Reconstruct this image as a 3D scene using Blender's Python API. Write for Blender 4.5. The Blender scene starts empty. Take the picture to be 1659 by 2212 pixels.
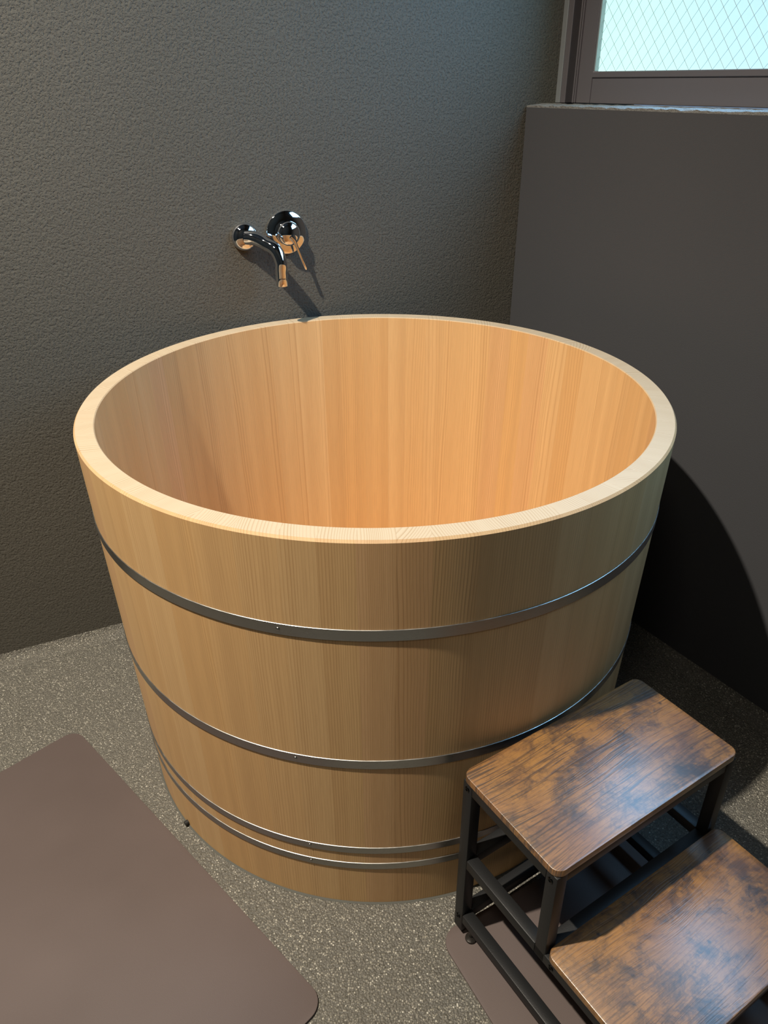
import bpy, bmesh, math, random
from mathutils import Vector, Matrix
random.seed(7)
SC = bpy.context.scene
COL = SC.collection
V = Vector
pi = math.pi

# ------------------------------------------------------------------ camera
F_PX, PITCH, ROLL, CAM_H = 1634.8, 0.51831, -0.00552, 1.20294
fw = V((0, math.cos(PITCH), -math.sin(PITCH))); rt = V((1, 0, 0)); up = rt.cross(fw)
cr, sr = math.cos(ROLL), math.sin(ROLL)
R2 = rt * cr + up * sr; U2 = -rt * sr + up * cr
cd = bpy.data.cameras.new('camera'); cam = bpy.data.objects.new('camera', cd); COL.objects.link(cam)
cam.matrix_world = Matrix(((R2.x, U2.x, -fw.x, 0), (R2.y, U2.y, -fw.y, 0), (R2.z, U2.z, -fw.z, CAM_H), (0, 0, 0, 1)))
cd.sensor_fit = 'HORIZONTAL'; cd.sensor_width = 36; cd.lens = F_PX / 1659 * 36; cd.clip_start = .02
SC.camera = cam

# ------------------------------------------------------------------ room frame
CRN = V((0.33217, 1.98275, 0))                       # corner of the two walls on the floor
PH1, PH2 = 0.43692, 0.555
T1 = V((math.cos(PH1), math.sin(PH1), 0)); NB = V((-math.sin(PH1), math.cos(PH1), 0))     # along / out through the faucet wall
E2 = V((math.sin(PH2), -math.cos(PH2), 0)); NR = V((math.cos(PH2), math.sin(PH2), 0))     # along / out through the window wall
SILL, WIN_TOP, CEIL = 1.1535, 1.78, 3.2
WIN_D = 0.084                                        # how far the window sits back from the wall face

# ------------------------------------------------------------------ world, lamps, exposure
w = bpy.data.worlds.new('world'); SC.world = w; w.use_nodes = True
w.node_tree.nodes['Background'].inputs[0].default_value = (.5, .7, 1, 1)
w.node_tree.nodes['Background'].inputs[1].default_value = .3
LAMP = V((-1.1, 0.34, 3.1))
ld = bpy.data.lights.new('ceiling_spot', 'SPOT'); lo = bpy.data.objects.new('ceiling_spot', ld); COL.objects.link(lo)
ld.energy = 500; ld.color = (1, .90, .76); ld.shadow_soft_size = .028; ld.spot_size = math.radians(78); ld.spot_blend = 1.0
lo.location = LAMP
lo.rotation_euler = (V((-.28, 1.16, 0.0)) - LAMP).to_track_quat('-Z', 'Y').to_euler()
ad = bpy.data.lights.new('room_lamp', 'AREA'); ao = bpy.data.objects.new('room_lamp', ad); COL.objects.link(ao)
ad.energy = 9; ad.color = (1, .9, .78); ad.shape = 'DISK'; ad.size = .5
ao.location = (-.5, -.6, 3.1)
# daylight that falls in through the frosted window
dl = bpy.data.lights.new('window_daylight', 'AREA'); do = bpy.data.objects.new('window_daylight', dl); COL.objects.link(do)
dl.energy = 17; dl.color = (.28, .60, 1); dl.shape = 'RECTANGLE'; dl.size = 1.40; dl.size_y = .54; dl.spread = math.radians(172)
do.matrix_world = Matrix(((E2.x, 0, NR.x, 0), (E2.y, 0, NR.y, 0), (0, 1, 0, 0), (0, 0, 0, 1)))
do.location = CRN + NR * (WIN_D - .010) + E2 * .93 + V((0, 0, SILL + .33))
PANE_GLOW = 0.9
SC.view_settings.view_transform = 'Standard'; SC.view_settings.look = 'None'
SC.view_settings.gamma = 1; SC.view_settings.use_curve_mapping = False
SC.view_settings.exposure = 0.13

# ------------------------------------------------------------------ helpers
def link(o, parent=None):
    COL.objects.link(o)
    if parent: o.parent = parent
    return o
def obj(name, bm, mat, parent=None, smooth=None, loc=None):
    me = bpy.data.meshes.new(name); bmesh.ops.recalc_face_normals(bm, faces=bm.faces); bm.to_mesh(me); bm.free()
    if mat: me.materials.append(mat)
    if smooth is not None:
        for p in me.polygons: p.use_smooth = True
        me.set_sharp_from_angle(angle=math.radians(smooth))
    o = bpy.data.objects.new(name, me)
    if loc is not None: o.location = loc
    return link(o, parent)
def empty(name, label, cat, loc=(0, 0, 0), rz=0, group=None):
    o = bpy.data.objects.new(name, None); link(o); o.location = loc; o.rotation_euler = (0, 0, rz); o.empty_display_size = .1
    o['label'] = label; o['category'] = cat
    if group: o['group'] = group
    return o
def struct(o): o['kind'] = 'structure'; return o
def box(bm, x0, x1, y0, y1, z0, z1, M=None, bev=0, seg=2):
    vs = [bm.verts.new((x, y, z)) for z in (z0, z1) for y in (y0, y1) for x in (x0, x1)]
    fs = [bm.faces.new([vs[i] for i in q]) for q in ((0, 2, 3, 1), (4, 5, 7, 6), (0, 1, 5, 4), (2, 6, 7, 3), (0, 4, 6, 2), (1, 3, 7, 5))]
    if bev:
        es = {e for f in fs for e in f.edges}
        r = bmesh.ops.bevel(bm, geom=list(es), offset=bev, segments=seg, affect='EDGES', profile=.5)
        vs = list({v for f in r['faces'] for v in f.verts} | {v for v in vs if v.is_valid})
    if M: bmesh.ops.transform(bm, matrix=M, verts=vs)
    return vs
def frame(o, ex, ey, ez=V((0, 0, 1))):
    return Matrix(((ex.x, ey.x, ez.x, o.x), (ex.y, ey.y, ez.y, o.y), (ex.z, ey.z, ez.z, o.z), (0, 0, 0, 1)))
def lathe(bm, prof, n=48, M=None):
    """prof: (r, h) pairs turned about local +Z"""
    rings = []
    allv = []
    for r, h in prof:
        if r < 1e-6: rings.append([bm.verts.new((0, 0, h))])
        else: rings.append([bm.verts.new((r * math.cos(2 * pi * i / n), r * math.sin(2 * pi * i / n), h)) for i in range(n)])
        allv += rings[-1]
    for a, b in zip(rings, rings[1:]):
        for i in range(n):
            j = (i + 1) % n
            if len(a) == 1 and len(b) == 1: continue
            if len(a) == 1: bm.faces.new((a[0], b[i], b[j]))
            elif len(b) == 1: bm.faces.new((a[i], a[j], b[0]))
            else: bm.faces.new((a[i], a[j], b[j], b[i]))
    if M: bmesh.ops.transform(bm, matrix=M, verts=allv)
def tube(bm, pts, rad, n=24, cap=True):
    pts = [V(p) for p in pts]; rads = rad if isinstance(rad, (list, tuple)) else [rad] * len(pts)
    t = (pts[1] - pts[0]).normalized(); a = t.orthogonal().normalized(); rings = []
    for i, p in enumerate(pts):
        t2 = (pts[min(i + 1, len(pts) - 1)] - pts[max(i - 1, 0)]).normalized()
        a = (a - t2 * a.dot(t2)).normalized(); b = t2.cross(a)
        rings.append([bm.verts.new(p + (a * math.cos(2 * pi * k / n) + b * math.sin(2 * pi * k / n)) * rads[i]) for k in range(n)])
    for r0, r1 in zip(rings, rings[1:]):
        for k in range(n): bm.faces.new((r0[k], r0[(k + 1) % n], r1[(k + 1) % n], r1[k]))
    if cap: bm.faces.new(rings[0]); bm.faces.new(rings[-1])
def slab(bm, x0, x1, y0, y1, z0, z1, rc, bev=.0015, seg=8):
    """a plate with rounded plan corners and eased edges"""
    def loop(ins, z):
        r = max(rc - ins, .0005); out = []
        for cx, cy, a0 in ((x1 - rc, y1 - rc, 0), (x0 + rc, y1 - rc, pi / 2), (x0 + rc, y0 + rc, pi), (x1 - rc, y0 + rc, 3 * pi / 2)):
            for k in range(seg + 1):
                a = a0 + pi / 2 * k / seg; out.append(bm.verts.new((cx + r * math.cos(a), cy + r * math.sin(a), z)))
        return out
    L = [loop(bev, z0), loop(0, z0 + bev), loop(0, z1 - bev), loop(bev * .3, z1 - bev * .3), loop(bev, z1)]
    for a, b in zip(L, L[1:]):
        for i in range(len(a)): bm.faces.new((a[i], a[(i + 1) % len(a)], b[(i + 1) % len(a)], b[i]))
    bm.faces.new(L[0]); bm.faces.new(L[-1])

# ------------------------------------------------------------------ node helper
class NT:
    def __init__(s, name):
        s.m = bpy.data.materials.new(name); s.m.use_nodes = True; s.t = s.m.node_tree
        s.b = s.t.nodes['Principled BSDF']; s.out = s.t.nodes['Material Output']
    def n(s, typ, **kw):
        nd = s.t.nodes.new(typ)
        for k, v in kw.items():
            if k.startswith('i_'):
                nd.inputs[int(k[2:]) if k[2:].isdigit() else k[2:].replace('_', ' ')].default_value = v
            else: setattr(nd, k, v)
        return nd
    def l(s, a, b): s.t.links.new(a, b)
    def math(s, op, a, b=None, c=None, clamp=False):
        nd = s.n('ShaderNodeMath', operation=op, use_clamp=clamp)
        for i, x in enumerate((a, b, c)):
            if x is None: continue
            if isinstance(x, (int, float)): nd.inputs[i].default_value = x
            else: s.l(x, nd.inputs[i])
        return nd.outputs[0]
    def ramp(s, fac, stops, interp='LINEAR'):
        nd = s.n('ShaderNodeValToRGB'); nd.color_ramp.interpolation = interp
        e = nd.color_ramp.elements
        while len(e) < len(stops): e.new(.5)
        for i, (p, c) in enumerate(stops):
            e[i].position = p; e[i].color = (c, c, c, 1) if isinstance(c, (int, float)) else (*c, 1)
        s.l(fac, nd.inputs[0]); return nd.outputs[0]
    def mix(s, fac, a, b, blend='MIX'):
        nd = s.n('ShaderNodeMix', data_type='RGBA', blend_type=blend)
        for i, x in ((0, fac), (6, a), (7, b)):
            if isinstance(x, (int, float)): nd.inputs[i].default_value = x
            elif isinstance(x, tuple): nd.inputs[i].default_value = (*x, 1)
            else: s.l(x, nd.inputs[i])
        return nd.outputs[2]
    def noise(s, vec=None, scale=5, detail=2, rough=.5, dim='3D', wv=None, dist=0):
        nd = s.n('ShaderNodeTexNoise', noise_dimensions=dim)
        nd.inputs['Scale'].default_value = scale; nd.inputs['Detail'].default_value = detail; nd.inputs['Roughness'].default_value = rough
        nd.inputs['Distortion'].default_value = dist
        if vec is not None: s.l(vec, nd.inputs['Vector'])
        if wv is not None: s.l(wv, nd.inputs['W'])
        return nd.outputs[0]
    def mapping(s, vec, scale=(1, 1, 1), loc=(0, 0, 0), rot=(0, 0, 0)):
        nd = s.n('ShaderNodeMapping'); s.l(vec, nd.inputs[0]); nd.inputs['Scale'].default_value = scale
        nd.inputs['Location'].default_value = loc; nd.inputs['Rotation'].default_value = rot
        return nd.outputs[0]
    def objc(s): return s.n('ShaderNodeTexCoord').outputs['Object']
    def geo(s): return s.n('ShaderNodeNewGeometry')
    def bump(s, h, strength=.5, dist=.001, normal=None):
        nd = s.n('ShaderNodeBump'); nd.inputs['Strength'].default_value = strength; nd.inputs['Distance'].default_value = dist
        s.l(h, nd.inputs['Height'])
        if normal is not None: s.l(normal, nd.inputs['Normal'])
        return nd.outputs[0]
    def set(s, **kw):
        for k, v in kw.items():
            k = k.replace('_', ' ')
            if hasattr(v, 'is_linked') or hasattr(v, 'links'): s.l(v, s.b.inputs[k])
            elif isinstance(v, tuple): s.b.inputs[k].default_value = (*v, 1) if len(v) == 3 else v
            else: s.b.inputs[k].default_value = v
        return s.m

def mat_stucco():
    s = NT('textured_plaster'); c = s.objc()
    n1 = s.noise(s.mapping(c, (1, 1, 1)), 230, 3, .62)
    n2 = s.noise(c, 85, 3, .6)
    vo = s.n('ShaderNodeTexVoronoi', feature='SMOOTH_F1'); vo.inputs['Scale'].default_value = 170; s.l(c, vo.inputs['Vector'])
    pit = s.ramp(n1, [(.30, 0.0), (.52, 1.0)])
    h = s.math('ADD', s.math('MULTIPLY', pit, .55), s.math('ADD', s.math('MULTIPLY', n2, .8), s.math('MULTIPLY', vo.outputs['Distance'], .3)))
    big = s.noise(c, 1.7, 3, .5)
    col = s.mix(s.ramp(big, [(.3, 0.), (.7, 1.)]), (.097, .091, .075), (.111, .104, .086))
    col = s.mix(s.math('MULTIPLY', s.math('SUBTRACT', 1.0, pit), .55), col, (.055, .053, .046))
    return s.set(Base_Color=col, Roughness=.78, Specular_IOR_Level=.35, Normal=s.bump(h, .7, .0026))
def mat_smoothwall():
    s = NT('smooth_plaster'); c = s.objc()
    n = s.noise(c, 420, 2, .5); big = s.noise(c, 1.5, 3, .5)
    col = s.mix(s.ramp(big, [(.3, 0.), (.7, 1.)]), (.061, .062, .067), (.067, .068, .073))
    return s.set(Base_Color=col, Roughness=.8, Specular_IOR_Level=.25, Normal=s.bump(n, .25, .001))
def mat_sill():
    s = NT('rough_plaster_sill'); c = s.objc()
    n = s.noise(c, 130, 4, .7)
    return s.set(Base_Color=(.2, .2, .19), Roughness=.7, Normal=s.bump(n, 1, .006))
def mat_floor():
    s = NT('washed_aggregate'); c = s.objc()
    vo = s.n('ShaderNodeTexVoronoi', feature='F1'); vo.inputs['Scale'].default_value = 330; s.l(c, vo.inputs['Vector'])
    vo.inputs['Randomness'].default_value = 1
    sep = s.n('ShaderNodeSeparateColor'); s.l(vo.outputs['Color'], sep.inputs[0])
    tone = s.ramp(sep.outputs[0], [(0, (.08, .074, .060)), (.35, (.168, .157, .130)), (.72, (.265, .248, .203)), (.92, (.43, .40, .325)), (1, (.80, .77, .66))])
    edge = s.ramp(vo.outputs['Distance'], [(.25, 0.), (.62, 1.)])
    col = s.mix(edge, tone, (.118, .112, .094))
    big = s.noise(c, 3.1, 4, .6)
    col = s.mix(s.ramp(big, [(.35, 0.), (.75, .45)]), col, (.145, .138, .118))
    rgh = s.ramp(sep.outputs[1], [(0, .16), (.25, .3), (.6, .6), (1, .75)])
    hh = s.math('SUBTRACT', 1.0, vo.outputs['Distance'])
    h2 = s.math('ADD', s.math('MULTIPLY', hh, 1.0), s.math('MULTIPLY', sep.outputs[2], .6))
    h3 = s.math('ADD', h2, s.math('MULTIPLY', s.noise(c, 900, 2, .6), .35))
    return s.set(Base_Color=col, Roughness=rgh, Specular_IOR_Level=.55, Normal=s.bump(h3, .9, .0022))
def mat_mat():
    s = NT('mauve_brown_mat'); c = s.objc()
    big = s.noise(c, 2.6, 3, .5); f = s.noise(c, 700, 2, .5)
    col = s.mix(s.ramp(big, [(.3, 0.), (.7, 1.)]), (.103, .079, .072), (.130, .101, .093))
    return s.set(Base_Color=col, Roughness=.62, Specular_IOR_Level=.3, Normal=s.bump(f, .25, .0006))
def mat_cypress(horizontal=False):
    """growth rings about a far centre: stripes on the faces, arcs on the end grain"""
    s = NT('bottom_board_wood' if horizontal else 'pale_cypress_wood'); c = s.objc()
    oi = s.n('ShaderNodeObjectInfo'); rnd = oi.outputs['Random']
    w1 = s.noise(None, 7.31, 0, 0, '1D', s.math('MULTIPLY', rnd, 13.7))
    r1 = s.math('FRACT', s.math('MULTIPLY', rnd, 37.13)); r2 = s.math('FRACT', s.math('MULTIPLY', rnd, 91.7)); r3 = s.math('FRACT', s.math('MULTIPLY', rnd, 211.9))
    sx = s.math('SUBTRACT', s.math('MULTIPLY', s.math('GREATER_THAN', r3, .5), 2.0), 1.0)
    ox = s.math('MULTIPLY', sx, s.math('ADD', .07, s.math('MULTIPLY', r1, .20)))
    oy = s.math('SUBTRACT', s.math('MULTIPLY', r2, .16), .10)
    off = s.n('ShaderNodeCombineXYZ'); s.l(ox, off.inputs[0]); s.l(oy, off.inputs[1])
    warp = s.noise(s.mapping(c, (1, 1, .28), (0, 0, 0)), 9, 2, .5)
    if horizontal: c = s.mapping(c, rot=(pi / 2, 0, 0))
    sp = s.n('ShaderNodeSeparateXYZ'); s.l(c, sp.inputs[0])
    fl = s.n('ShaderNodeCombineXYZ'); s.l(sp.outputs[0], fl.inputs[0]); s.l(sp.outputs[1], fl.inputs[1])
    d = s.n('ShaderNodeVectorMath', operation='DISTANCE'); s.l(fl.outputs[0], d.inputs[0]); s.l(off.outputs[0], d.inputs[1])
    r = s.math('ADD', d.outputs['Value'], s.math('MULTIPLY', s.math('SUBTRACT', warp, .5), .014))
    r = s.math('ADD', r, s.math('MULTIPLY', rnd, 9.0))
    # slow change of the ring spacing, then the rings
    slow = s.noise(None, 16, 1, .5, '1D', r)
    rr = s.math('ADD', r, s.math('MULTIPLY', slow, .035))
    ph = s.math('FRACT', s.math('MULTIPLY', rr, s.math('ADD', 170.0, s.math('MULTIPLY', r2, 170.0))))
    late = s.ramp(ph, [(0, 0.), (.55, .12), (.86, 1.), (.93, 1.), (1, 0.)])
    amp = s.ramp(s.noise(None, 34, 1, .5, '1D', r), [(.3, .15), (.7, 1.)])
    band = s.noise(None, 24, 2, .6, '1D', s.math('ADD', r, 3.7))
    fib = s.noise(s.mapping(c, (1, 1, .03)), 420, 2, .6)
    base = s.mix(r1, (.70, .42, .178), (.75, .495, .24))
    base = s.mix(s.math('MULTIPLY', s.math('GREATER_THAN', r3, .8), .45), base, (.69, .41, .225))
    base = s.mix(s.ramp(band, [(.3, 0.), (.75, .55)]), base, (.57, .345, .155))
    base = s.mix(s.math('MULTIPLY', s.math('MULTIPLY', late, amp), .50), base, (.40, .205, .08))
    base = s.mix(s.math('MULTIPLY', s.ramp(fib, [(.35, 1.), (.6, 0.)]), .10), base, (.33, .18, .08))
    g = s.geo(); sn = s.n('ShaderNodeSeparateXYZ'); s.l(g.outputs['Normal'], sn.inputs[0])
    end = s.ramp(s.math('ABSOLUTE', sn.outputs[2]), [(.55, 0.), (.8, 1.)])
    endc = s.mix(s.math('MULTIPLY', s.math('MULTIPLY', late, s.math('ADD', .25, s.math('MULTIPLY', amp, .75))), .62), (.52, .41, .275), (.33, .205, .10))
    col = base if horizontal else s.mix(end, base, endc)
    return s.set(Base_Color=col, Roughness=.52, Specular_IOR_Level=.3, Normal=s.bump(s.math('ADD', late, fib), .12, .0006))
def mat_steel():
    s = NT('brushed_stainless'); c = s.objc()
    n = s.noise(s.mapping(c, (1, 1, 26)), 60, 3, .6); b = s.noise(c, 5, 2, .5)
    rg = s.ramp(n, [(.3, .26), (.7, .42)])
    col = s.mix(b, (.30, .295, .28), (.48, .47, .44))
    return s.set(Base_Color=col, Metallic=1.0, Roughness=rg, Normal=s.bump(n, .12, .0004))
def mat_simple(name, col, rough=.5, metal=0, spec=.5, bumpsc=None, bs=.2):
    s = NT(name)
    if bumpsc: s.set(Normal=s.bump(s.noise(s.objc(), bumpsc, 2, .5), bs, .0005))
    return s.set(Base_Color=col, Roughness=rough, Metallic=float(metal), Specular_IOR_Level=spec)
def mat_rustic(seed, lines=1.0):
    s = NT('rustic_brown_board'); c0 = s.objc(); c = s.mapping(c0, loc=(seed, seed * .7, 0))
    wv = s.noise(s.mapping(c, (.55, 1.6, 1)), 6, 2, .5)
    sp = s.n('ShaderNodeSeparateXYZ'); s.l(c, sp.inputs[0])
    y = s.math('ADD', sp.outputs[1], s.math('MULTIPLY', s.math('SUBTRACT', wv, .5), .045))
    cc = s.n('ShaderNodeCombineXYZ'); s.l(s.math('MULTIPLY', sp.outputs[0], .028), cc.inputs[0]); s.l(y, cc.inputs[1])
    grain = s.noise(cc.outputs[0], 330, 2, .6)
    fine = s.noise(s.mapping(c, (.10, 1, 1)), 700, 2, .6)
    g = s.ramp(grain, [(.40, 0.), (.47, .8), (.6, 1.)])
    area = s.ramp(s.noise(c, 7, 2, .5), [(.35, .35), (.6, 1.)])
    blot = s.noise(s.mapping(c, (.8, 1.15, 1)), 19, 6, .72, dist=.35)
    b2 = s.noise(c, 75, 5, .75, dist=1.2)
    m = s.ramp(s.math('ADD', s.math('MULTIPLY', blot, .72), s.math('MULTIPLY', b2, .30)), [(.40, 0.), (.475, .40), (.535, .82), (.62, 1.)])
    col = s.mix(m, (.036, .017, .008), (.330, .150, .027))
    col = s.mix(s.math('MULTIPLY', s.ramp(s.noise(s.mapping(c, loc=(3, 1, 0)), 9, 3, .6), [(.45, 0.), (.62, 1.)]), .55), col, (.20, .080, .022))
    col = s.mix(s.math('MULTIPLY', s.math('MULTIPLY', s.math('SUBTRACT', 1.0, g), area), .85 * lines), col, (.026, .012, .005))
    col = s.mix(s.math('MULTIPLY', s.ramp(fine, [(.35, 1.), (.5, 0.)]), .35), col, (.04, .018, .008))
    sv = s.n('ShaderNodeTexVoronoi'); sv.inputs['Scale'].default_value = 22; s.l(c, sv.inputs['Vector'])
    col = s.mix(s.ramp(sv.outputs['Distance'], [(.03, .85), (.085, 0.)]), col, (.014, .007, .004))
    h = s.math('ADD', g, s.math('MULTIPLY', fine, .3))
    return s.set(Base_Color=col, Roughness=.5, Specular_IOR_Level=.4, Coat_Weight=1.0, Coat_Roughness=.35, Coat_IOR=2.1, Normal=s.bump(h, .3, .0009), Coat_Normal=s.bump(g, .12, .0008))
def mat_pane():
    s = NT('frosted_wired_glass'); c = s.objc()
    sp = s.n('ShaderNodeSeparateXYZ'); s.l(c, sp.inputs[0])
    big = s.noise(c, 1.6, 2, .5); sm = s.noise(c, 60, 3, .6)
    # local x runs along the window: the scene outside shifts from pale mint to pale blue
    t = s.math('ADD', s.math('MULTIPLY', sp.outputs[0], 1.5), s.math('MULTIPLY', s.math('SUBTRACT', big, .5), .6), clamp=True)
    col = s.mix(s.ramp(t, [(.3, 0.), (.85, 1.)]), (.50, .92, .90), (.36, .68, .90))
    col = s.mix(s.ramp(sm, [(.4, 0.), (.8, .25)]), col, (.40, .78, .86))
    s.set(Base_Color=(.45, .55, .55), Roughness=.35, Emission_Color=col, Emission_Strength=PANE_GLOW)
    return s.m

M_ST, M_SW, M_SILL, M_FL, M_MAT = mat_stucco(), mat_smoothwall(), mat_sill(), mat_floor(), mat_mat()
M_WOOD, M_WOODH, M_STEEL = mat_cypress(), mat_cypress(True), mat_steel()
M_CHROME = mat_simple('polished_chrome', (.75, .76, .78), .035, 1)
M_BLACK = mat_simple('black_powder_coat', (.012, .0125, .013), .45, 0, .35, 500, .25)
M_SCREW = mat_simple('black_screw_head', (.03, .03, .03), .22, 1)
M_RUB = mat_simple('black_rubber', (.015, .015, .015), .6)
M_BRZ = mat_simple('bronze_anodised_aluminium', (.27, .25, .265), .36, .6, .5)
M_BRZD = mat_simple('dark_track_channel', (.05, .055, .055), .5, .3)
M_ALU = mat_simple('pale_aluminium_strip', (.42, .45, .46), .4, .6)
M_WIRE = mat_simple('glass_wire', (.62, .74, .72), .5, .2)
M_CAULK = mat_simple('grey_sealant', (.10, .10, .085), .7)
M_CEIL = mat_simple('ceiling_paint', (.16, .155, .15), .8, 0, .2)
M_PANE = mat_pane()

# ------------------------------------------------------------------ the room
def plan(p, q): return CRN + T1 * p + NR * 0 + q     # helper for plan points
FRONT = 3.0; LEFT = 2.9
P_far = CRN + T1 * .32                               # faucet wall runs on behind the window reveal
P_left = CRN - T1 * LEFT
P_rend = CRN + E2 * FRONT
P_fl = P_left - NB * FRONT
TH = .16
def wall_poly(name, a, b, out, z0, z1, mat, th=TH):
    bm = bmesh.new(); L = (b - a).length
    box(bm, 0, L, 0, th, z0, z1)
    o = obj(name, bm, mat); o.matrix_world = frame(V((a.x, a.y, 0)), (b - a).normalized(), out)
    return struct(o)
wall_back = wall_poly('wall_back', P_left - T1 * TH, P_far, NB, -.02, CEIL, M_ST)
# window wall: one slab with an opening above the sill
bm = bmesh.new()
WE0, WE1 = 0.0, 1.75
box(bm, .004, FRONT + .2, 0, .20, -.02, SILL - .006)
box(bm, .004, FRONT + .2, 0, .20, WIN_TOP + .02, CEIL)
box(bm, WE1 + .02, FRONT + .2, 0, .20, SILL - .006, WIN_TOP + .02)
wr = obj('wall_right', bm, M_SW); wr.matrix_world = frame(CRN, E2, NR); struct(wr)
# rough top of the parapet under the window
bm = bmesh.new(); n = 150; m = 12; g = []
rnd = random.Random(3)
for j in range(m + 1):
    row = []
    for i in range(n + 1):
        x = .004 + 1.76 * i / n; y = WIN_D * 1.06 * j / m
        row.append(bm.verts.new((x, y, SILL + rnd.uniform(-.0018, .0018) + (.0 if j else -.002))))
    g.append(row)
for j in range(m):
    for i in range(n): bm.faces.new((g[j][i], g[j][i + 1], g[j + 1][i + 1], g[j + 1][i]))
low = [bm.verts.new((g[0][i].co.x, 0, SILL - .006)) for i in range(n + 1)]
for i in range(n): bm.faces.new((low[i], low[i + 1], g[0][i + 1], g[0][i]))
ts = obj('trim_1', bm, M_SILL, smooth=60); ts.matrix_world = frame(CRN, E2, NR); struct(ts)
wall_poly('wall_left', P_left - NB * FRONT - NB * TH, P_left + NB * 0, -T1, -.02, CEIL, M_ST)
wall_poly('wall_front', P_fl - T1 * TH, P_fl + T1 * 4.2, -NB, -.02, CEIL, M_ST)
bm = bmesh.new(); vs = [P_left - T1 * .2 + NB * .2, P_fl - T1 * .2 - NB * .2, P_fl + T1 * 4.4 - NB * .2, CRN + T1 * 1.6 + NB * .2]
def floor_slab(name, z0, z1, mat):
    bm = bmesh.new()
    b = [bm.verts.new((v.x, v.y, z0)) for v in vs]; t = [bm.verts.new((v.x, v.y, z1)) for v in vs]
    bm.faces.new(b); bm.faces.new(t)
    for i in range(4): bm.faces.new((b[i], b[(i + 1) % 4], t[(i + 1) % 4], t[i]))
    return struct(obj(name, bm, mat))
floor_slab('floor', -.12, 0, M_FL)
floor_slab('ceiling', CEIL, CEIL + .1, M_CEIL)
# low rounded upstand of aggregate where floor meets wall
def cove(name, a, d, inn, L):
    bm = bmesh.new(); prof = [(.040, .0005), (.026, .0018), (.014, .005), (.006, .010), (.0015, .017), (0.0, .020)]
    r0 = [bm.verts.new((0, y, z)) for y, z in prof]; r1 = [bm.verts.new((L, y, z)) for y, z in prof]
    for i in range(len(prof) - 1): bm.faces.new((r0[i], r1[i], r1[i + 1], r0[i + 1]))
    o = obj(name, bm, M_FL, smooth=60); o.matrix_world = frame(a, d, inn); return struct(o)
cove('baseboard_back', CRN - T1 * LEFT, T1, -NB, LEFT)
cove('baseboard_right', CRN, E2, -NR, FRONT)

# ------------------------------------------------------------------ window
W0 = CRN + NR * WIN_D
fe = 0.0083                                          # frame begins where the faucet wall is
win = bpy.data.objects.new('window_1', None); link(win); win.matrix_world = frame(V((W0.x, W0.y, 0)), E2, NR); win['kind'] = 'structure'
zb, zt = SILL + .002, WIN_TOP
def wbox(name, x0, x1, y0, y1, z0, z1, mat, bev=.001, parent=win):
    bm = bmesh.new(); box(bm, x0, x1, y0, y1, z0, z1, bev=bev, seg=1); return obj(name, bm, mat, parent)
# jamb: pale outer strip, bronze flat, dark channel, bronze ribs
wbox('jamb_strip', fe - .008, fe + .015, -.002, .03, zb, zt, M_ALU)
wbox('jamb', fe + .015, fe + .030, .000, .06, zb, zt, M_BRZ)
wbox('track_channel', fe + .030, fe + .046, .022, .06, zb, zt, M_BRZD)
wbox('jamb_rib', fe + .046, fe + .0505, .006, .06, zb, zt, M_BRZ)
wbox('jamb_rib', fe + .0525, fe + .056, .006, .06, zb, zt, M_BRZ)
wbox('track_channel', fe + .0505, fe + .0525, .015, .06, zb, zt, M_BRZD, 0)
# sash
wbox('sash_stile', fe + .056, fe + .098, .010, .045, zb, zt, M_BRZ)
wbox('sash_rail', fe + .098, 1.69, .012, .045, zb, zb + .050, M_BRZ)
wbox('sash_rail', fe + .098, 1.69, .009, .045, zb + .050, zb + .0625, M_BRZ, .0015)
wbox('sash_stile', 1.69, 1.73, .010, .045, zb, zt, M_BRZ)
wbox('sash_rail', fe + .098, 1.69, .010, .045, zt - .05, zt, M_BRZ)
wbox('head_frame', fe - .008, 1.75, -.002, .06, zt, zt + .02, M_BRZ)
gx0, gx1, gz0, gz1 = fe + .098, 1.69, zb + .0625, zt - .05
wbox('glazing_bead', gx0, gx0 + .004, .012, .028, gz0, gz1, M_ALU, .0006)
pane = wbox('pane', gx0, gx1, .024, .030, gz0, gz1, M_PANE, 0)
bm = bmesh.new(); pitch = .0235; ax, az = .020, .0245   # half diagonals of the wire diamonds
def seg_clip(x0, z0, dx, dz):
    ts = []
    for lim, o, dd in ((gx0 + .004, x0, dx), (gx1, x0, dx), (gz0, z0, dz), (gz1, z0, dz)):
        ts.append(((lim - o) / dd))
    lo_, hi = max(min(ts[0], ts[1]), min(ts[2], ts[3])), min(max(ts[0], ts[1]), max(ts[2], ts[3]))
    return (lo_, hi) if hi > lo_ + 1e-4 else None
for sgn in (1, -1):
    L = math.hypot(ax, az); dx, dz = ax / L, sgn * az / L
    for k in range(-60, 120):
        x0 = gx0 + k * .0275; z0 = gz0
        r = seg_clip(x0, z0, dx, dz)
        if not r: continue
        a = V((x0 + dx * r[0], .0233, z0 + dz * r[0])); b = V((x0 + dx * r[1], .0233, z0 + dz * r[1]))
        nrm = V((-dz, 0, dx)) * (.00022 if sgn > 0 else .00034)
        f = [bm.verts.new(p) for p in (a - nrm, b - nrm, b + nrm, a + nrm, a - nrm + V((0, .0006, 0)), b - nrm + V((0, .0006, 0)), b + nrm + V((0, .0006, 0)), a + nrm + V((0, .0006, 0)))]
        for q in ((0, 1, 2, 3), (4, 5, 6, 7), (0, 1, 5, 4), (3, 2, 6, 7)): bm.faces.new([f[i] for i in q])
wm = obj('wire_mesh', bm, M_WIRE, win)

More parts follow.
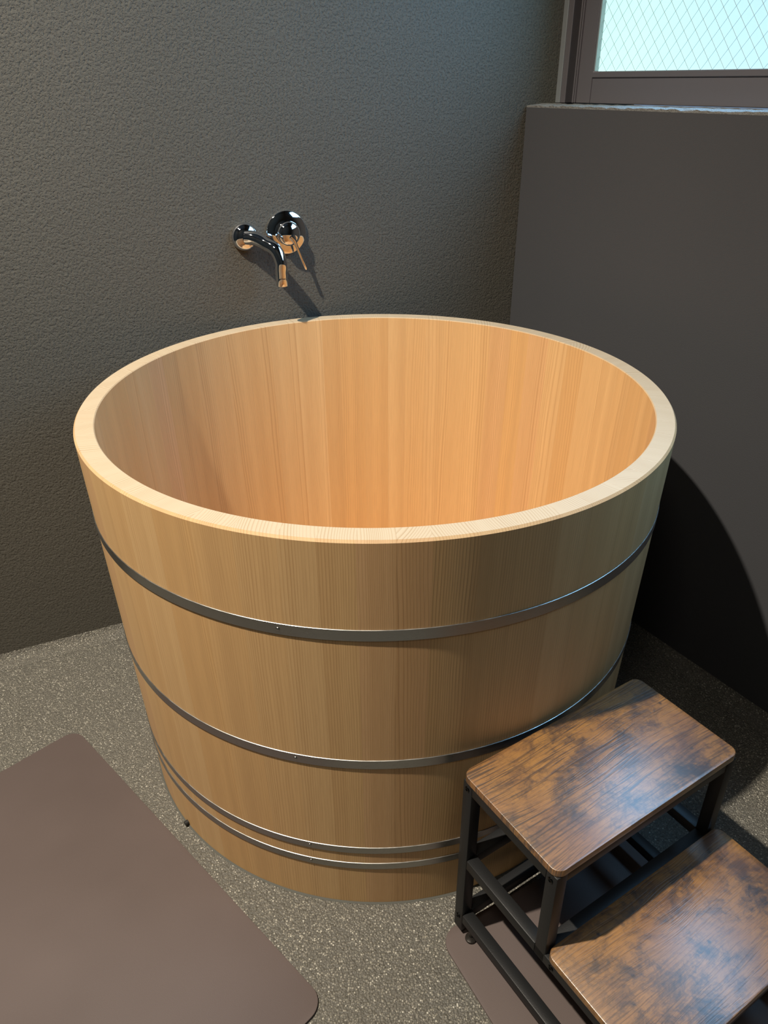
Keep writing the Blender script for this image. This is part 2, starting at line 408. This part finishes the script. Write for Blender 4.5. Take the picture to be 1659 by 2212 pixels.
# ------------------------------------------------------------------ wooden tub
TX, TY, RT, RB, HT, THK = -0.01342, 1.25639, .5, .4755, .732, .0319
tub = empty('wooden_soaking_tub', 'large round pale wooden soaking tub with steel hoops against the textured wall', 'bathtub', (TX, TY, 0))
def rad(z): return RB + (RT - RB) * z / HT
widths = []
rw = random.Random(11)
NS = 58
widths = [rw.uniform(.8, 1.25) for _ in range(NS)]
tot = sum(widths); a = .13
for wd in widths:
    da = 2 * pi * wd / tot; n = 6; am = a + da / 2
    gap = .00003
    bm = bmesh.new(); tops = []
    # profile rings: outer bottom, outer near top, chamfer, rim, inner ease, inner bottom
    prof = [(rad(0), .0), (rad(HT - .0035) , HT - .0035), (rad(HT) - .0030, HT), (rad(HT) - THK + .0015, HT), (rad(HT) - THK, HT - .0015), (rad(0.01) - THK, .0)]
    ang = [a + gap / RT + (da - 2 * gap / RT) * i / n - am for i in range(n + 1)]
    rows = []
    r0 = rad(0)
    for rr_, z in prof:
        rows.append([bm.verts.new((-rr_ * math.sin(t), rr_ * math.cos(t) - r0, z)) for t in ang])
    for k in range(len(rows)):
        A_, B_ = rows[k], rows[(k + 1) % len(rows)]
        for i in range(n): bm.faces.new((A_[i], A_[i + 1], B_[i + 1], B_[i]))
    bm.faces.new([r[0] for r in rows]); bm.faces.new([r[-1] for r in rows][::-1])
    st = obj('stave', bm, M_WOOD, tub, smooth=25)
    st.location = (r0 * math.cos(am), r0 * math.sin(am), 0); st.rotation_euler = (0, 0, am - pi / 2)
    a += da
# bottom boards inside
nb = 8; rin = rad(.11) - THK - .0005
for i in range(nb):
    x0, x1 = -rin + 2 * rin * i / nb + .0003, -rin + 2 * rin * (i + 1) / nb - .0003
    bm = bmesh.new(); K = 7; t = []; 
    xs = [x0 + (x1 - x0) * k / K for k in range(K + 1)]
    ol = [(x, math.sqrt(max(rin * rin - x * x, 1e-6))) for x in xs] + [(x, -math.sqrt(max(rin * rin - x * x, 1e-6))) for x in reversed(xs)]
    lo_ = [bm.verts.new((x, y, .09)) for x, y in ol]; hi = [bm.verts.new((x, y, .115)) for x, y in ol]
    bm.faces.new(lo_); bm.faces.new(hi)
    for k in range(len(ol)): bm.faces.new((lo_[k], lo_[(k + 1) % len(ol)], hi[(k + 1) % len(ol)], hi[k]))
    obj('bottom_board', bm, M_WOODH, tub)
# hoops
RIV = [(629, 1370), (657, 1650), (684, 1841), (684, 1869)]
for (zt_, wdt, ang_r) in ((.5965, .0185, None), (.3527, .0175, None), (.1507, .0150, None), (.1106, .0150, None)):
    z0 = zt_ - wdt; th = .0014
    bm = bmesh.new(); N = 240; P = [(rad(z0) + .0002, z0), (rad(z0) + th, z0 + .0004), (rad(zt_) + th, zt_ - .0004), (rad(zt_) + th - .0006, zt_), (rad(zt_) + .0002, zt_)]
    lathe(bm, P + [P[0]], N)
    hp = obj('hoop', bm, M_STEEL, tub, smooth=40)
    xr = {.5965: -.125, .3527: -.118, .1507: -.108, .1106: -.108}[zt_]
    zm = (z0 + zt_) / 2; rr_ = rad(zm) + th; th_a = math.asin(xr / rr_)
    bm = bmesh.new(); lathe(bm, [(0, .0014), (.0018, .0012), (.0028, .0005), (.003, -.001), (0, -.001)], 14)
    rv = obj('rivet', bm, M_STEEL, hp, smooth=50)
    ny = V((math.sin(th_a), -math.cos(th_a), 0)); side = V((math.cos(th_a), math.sin(th_a), 0))
    rv.matrix_world = frame(V((TX, TY, zm)) + ny * rr_, side, V((0, 0, 1)), ny)
    rv.matrix_parent_inverse = Matrix(); rv.matrix_local = frame(V((0, 0, zm)) + ny * rr_, side, V((0, 0, 1)), ny)
# bead of sealant on the floor round the base
bm = bmesh.new(); lathe(bm, [(RB + .0002, .0), (RB + .0030, .0003), (RB + .0014, .0018), (RB + .0003, .0028), (RB + .0002, 0)], 200)
obj('sealant_bead', bm, M_CAULK, tub, smooth=60)
# small black drain stub peeping out at the left of the base
bm = bmesh.new(); lathe(bm, [(0, 0), (.0045, 0), (.0045, .007), (0, .007)], 16)
aa = math.radians(222)
dr = obj('drain_stub', bm, M_RUB, tub, smooth=40)
dd = V((math.cos(aa), math.sin(aa), 0)); dr.matrix_local = frame(V((0, 0, .0075)) + dd * (RB + .0001), dd.cross(V((0, 0, 1))), V((0, 0, 1)), dd)

# ------------------------------------------------------------------ faucet on the wall
inn = -NB
Fm = lambda P, s=0: P + inn * s
D = V((-.29382, 1.6904, .9156)); VV = V((-.20937, 1.72984, .9171))
D = D - inn * (D - CRN).dot(inn); VV = VV - inn * (VV - CRN).dot(inn)
sp_ = empty('bath_spout', 'chrome wall spout bent down over the tub, beside the round mixer plate', 'faucet', D)
SPI = frame(V((0, 0, 0)), T1, V((0, 0, 1)), inn)       # local z = out of the wall
bm = bmesh.new(); lathe(bm, [(0, 0), (.0288, 0), (.0292, .002), (.0288, .0055), (.0268, .0095), (.0228, .0135), (.0170, .0165), (.010, .0183), (0, .019)], 64, SPI)
obj('wall_flange', bm, M_CHROME, sp_, smooth=50)
tip = V((-.2155, 1.6540, .8215)) - D
vd = V((tip.x, tip.y, 0))
k0 = inn * .012; el = vd + V((0, 0, tip.z + .062))
pts = []
ctrl = [k0, vd * .25 + inn * .006 + V((0, 0, -.001)), vd * .55 + V((0, 0, -.009)), vd * .86 + V((0, 0, -.021)), vd * 1.0 + V((0, 0, -.044)), vd * 1.0 + V((0, 0, -.064)), tip]
# Catmull-Rom
cc = [ctrl[0]] + ctrl + [ctrl[-1]]
for i in range(1, len(cc) - 2):
    for k in range(8):
        t = k / 8; p0, p1, p2, p3 = cc[i - 1:i + 3]
        pts.append(.5 * ((2 * p1) + (p2 - p0) * t + (2 * p0 - 5 * p1 + 4 * p2 - p3) * t * t + (3 * p1 - p0 - 3 * p2 + p3) * t ** 3))
pts.append(tip)
bm = bmesh.new(); tube(bm, pts, [.0152 - .0028 * i / len(pts) for i in range(len(pts))], 32)
obj('spout_tube', bm, M_CHROME, sp_, smooth=50)
bm = bmesh.new(); lathe(bm, [(0, .002), (.0095, .002), (.0095, 0), (.0122, 0), (.0127, .0005), (.0127, .021), (.0120, .0225), (0, .0225)], 40, Matrix.Translation(tip - V((0, 0, .001))))
obj('aerator', bm, M_CHROME, sp_, smooth=50)

mx = empty('mixer_valve', 'round chrome mixer plate with thin lever on the wall, right of the spout', 'faucet valve', VV)
bm = bmesh.new(); lathe(bm, [(0, 0), (.0452, 0), (.0455, .0015), (.0448, .0040), (.0425, .0055), (.030, .0068), (0, .0075)], 80, SPI)
obj('wall_plate', bm, M_CHROME, mx, smooth=50)
bm = bmesh.new(); lathe(bm, [(0, .0060), (.0255, .0060), (.0258, .010), (.0255, .019), (.0240, .0235), (.0180, .0275), (.008, .029), (0, .0293)], 64, SPI)
obj('valve_body', bm, M_CHROME, mx, smooth=50)
def lv(pt): return T1 * pt[0] + V((0, 0, pt[1])) + inn * pt[2]
bm = bmesh.new()
tube(bm, [lv(q) for q in ((.004, -.006, .025), (.0075, -.0125, .028), (.0095, -.0175, .0285), (.0125, -.025, .028), (.024, -.055, .027), (.0315, -.074, .0262), (.0325, -.0765, .026))],
     [.0085, .0060, .0040, .0034, .0033, .0033, .0022], 20)
obj('lever', bm, M_CHROME, mx, smooth=50)

# ------------------------------------------------------------------ mats
def mat_thing(corner, ex, ey, lx, ly, rc, label, th=.0045):
    bm = bmesh.new(); slab(bm, 0, lx, 0, ly, 0, th, rc, .0012)
    o = obj('bath_mat', bm, M_MAT, smooth=40); o.matrix_world = frame(V((corner[0], corner[1], .0003)), ex, ey)
    o['label'] = label; o['category'] = 'mat'; return o
e1 = V((.7165, -.6976, 0)).normalized()
mat_thing((-.6585, 1.1745), e1, V((e1.y, -e1.x, 0)), .793, .47, .030, 'brown rubbery mat on the aggregate floor left of the wooden tub')
v2 = V((.475, -.88, 0)).normalized(); u2 = V((-v2.y, v2.x, 0))
mat_thing((.0835, .7225), v2, u2, .75, .41, .032, 'brown rubbery mat lying underneath the black framed step stool')

# ------------------------------------------------------------------ step stool
SA = V((.1083, .7385, 0)); su = V((.8415, .5402, 0)).normalized(); sv = V((su.y, -su.x, 0))
stool = bpy.data.objects.new('step_stool', None); link(stool); stool.matrix_world = frame(SA, su, sv)
# su x sv points down, so keep a right-handed frame: local x = su, local y = -sv (towards the tub), depth runs to -y
stool.matrix_world = frame(SA, su, -sv)
stool['label'] = 'two tier step stool with rustic brown boards on a black metal frame by the tub'; stool['category'] = 'step stool'
LX, DY = .356, .187
ZT, ZL = .362, .2034; BT = .0125; tb = .019
def part(name, x0, x1, v0, v1, z0, z1, mat=M_BLACK, bev=.0016, par=stool):
    bm = bmesh.new(); box(bm, x0, x1, -v1, -v0, z0, z1, bev=bev, seg=2); return obj(name, bm, mat, par, smooth=40)
def board(v0, v1, z1, mat):
    bm = bmesh.new(); slab(bm, -.0005, LX + .0005, -v1, -v0, z1 - BT, z1, .014, .0014)
    return obj('step_board', bm, mat, stool, smooth=40)
board(-.001, DY + .001, ZT, mat_rustic(3.1)); D2 = .187
board(DY + .002, DY + D2, ZL, mat_rustic(8.4, .55))
xo0, xo1 = .0012, LX - .0012
zl0 = .014
for x0, x1 in ((xo0, xo0 + tb), (xo1 - tb, xo1)):
    part('leg', x0, x1, .001, .001 + tb, zl0, ZT - BT)                                   # rear
    part('leg', x0, x1, DY - tb, DY, ZL - BT - tb + .001, ZT - BT)                       # middle, stands on the side rail
    part('leg', x0, x1, DY + D2 - tb - .001, DY + D2 - .001, zl0, ZL - BT)               # front
    part('rail', x0, x1, .001 + tb, DY - tb, ZT - BT - tb, ZT - BT)                      # under the top board
    part('rail', x0, x1, .001 + tb, DY - tb, ZL - BT - tb, ZL - BT)
    part('rail', x0, x1, DY - tb, DY + D2 - tb - .001, ZL - BT - tb, ZL - BT - .0002)
    part('rail', x0, x1, .001 + tb, DY + D2 - tb - .001, .037, .037 + tb)                # bottom
cx0, cx1 = xo0 + tb, xo1 - tb
part('crossbar', cx0, cx1, .002, .002 + tb, ZT - BT - tb, ZT - BT - .0002)
part('crossbar', cx0, cx1, DY - tb, DY - .001, ZT - BT - tb, ZT - BT - .0002)
part('crossbar', cx0, cx1, .002, .002 + tb, ZL - BT - tb, ZL - BT)
part('crossbar', cx0, cx1, DY - tb, DY - .001, ZL - BT - tb, ZL - BT - .0002)
part('crossbar', cx0, cx1, DY + D2 - tb - .001, DY + D2 - .002, ZL - BT - tb, ZL - BT - .0002)
part('crossbar', cx0, cx1, .002, .002 + tb, .037, .037 + tb)
# screws on the side faces and the feet
scr = bmesh.new(); lathe(scr, [(.0012, .0008), (.0026, .0017), (.0042, .0010), (.0045, -.0004), (0, -.0004)], 16); lathe(scr, [(0, .0004), (.0013, .0008)], 6)
sme = None
for x, sx in ((xo0, -1), (xo1, 1)):
    for v, z in ((.0105, ZT - BT - .012), (DY - .0105, ZT - BT - .012), (.0105, .037 + tb / 2 - .002), (DY + .013, ZL - BT - .010), (DY + D2 - .012, ZL - BT - .010), (DY + D2 - .012, .045)):
        if sme is None: o = obj('screw', scr, M_SCREW, stool, smooth=40); sme = o.data
        else: o = link(bpy.data.objects.new('screw', sme), stool)
        o.matrix_local = frame(V((x, -v, z)), V((0, sx, 0)), V((0, 0, 1)), V((sx, 0, 0)))
fme = None
for x in (xo0 + tb / 2, xo1 - tb / 2):
    for v in (.034, DY + D2 - .034):
        if fme is None:
            bm = bmesh.new(); lathe(bm, [(0, 0), (.0085, 0), (.0095, .0015), (.009, .004), (.0055, .006), (.0035, .008), (.0035, .0325), (0, .0325)], 24)
            o = obj('foot_pad', bm, mat_simple('foot_glide', (.05, .045, .04), .25, .6), stool, smooth=40); fme = o.data
        else: o = link(bpy.data.objects.new('foot_pad', fme), stool)
        o.location = (x, -v, .0052)
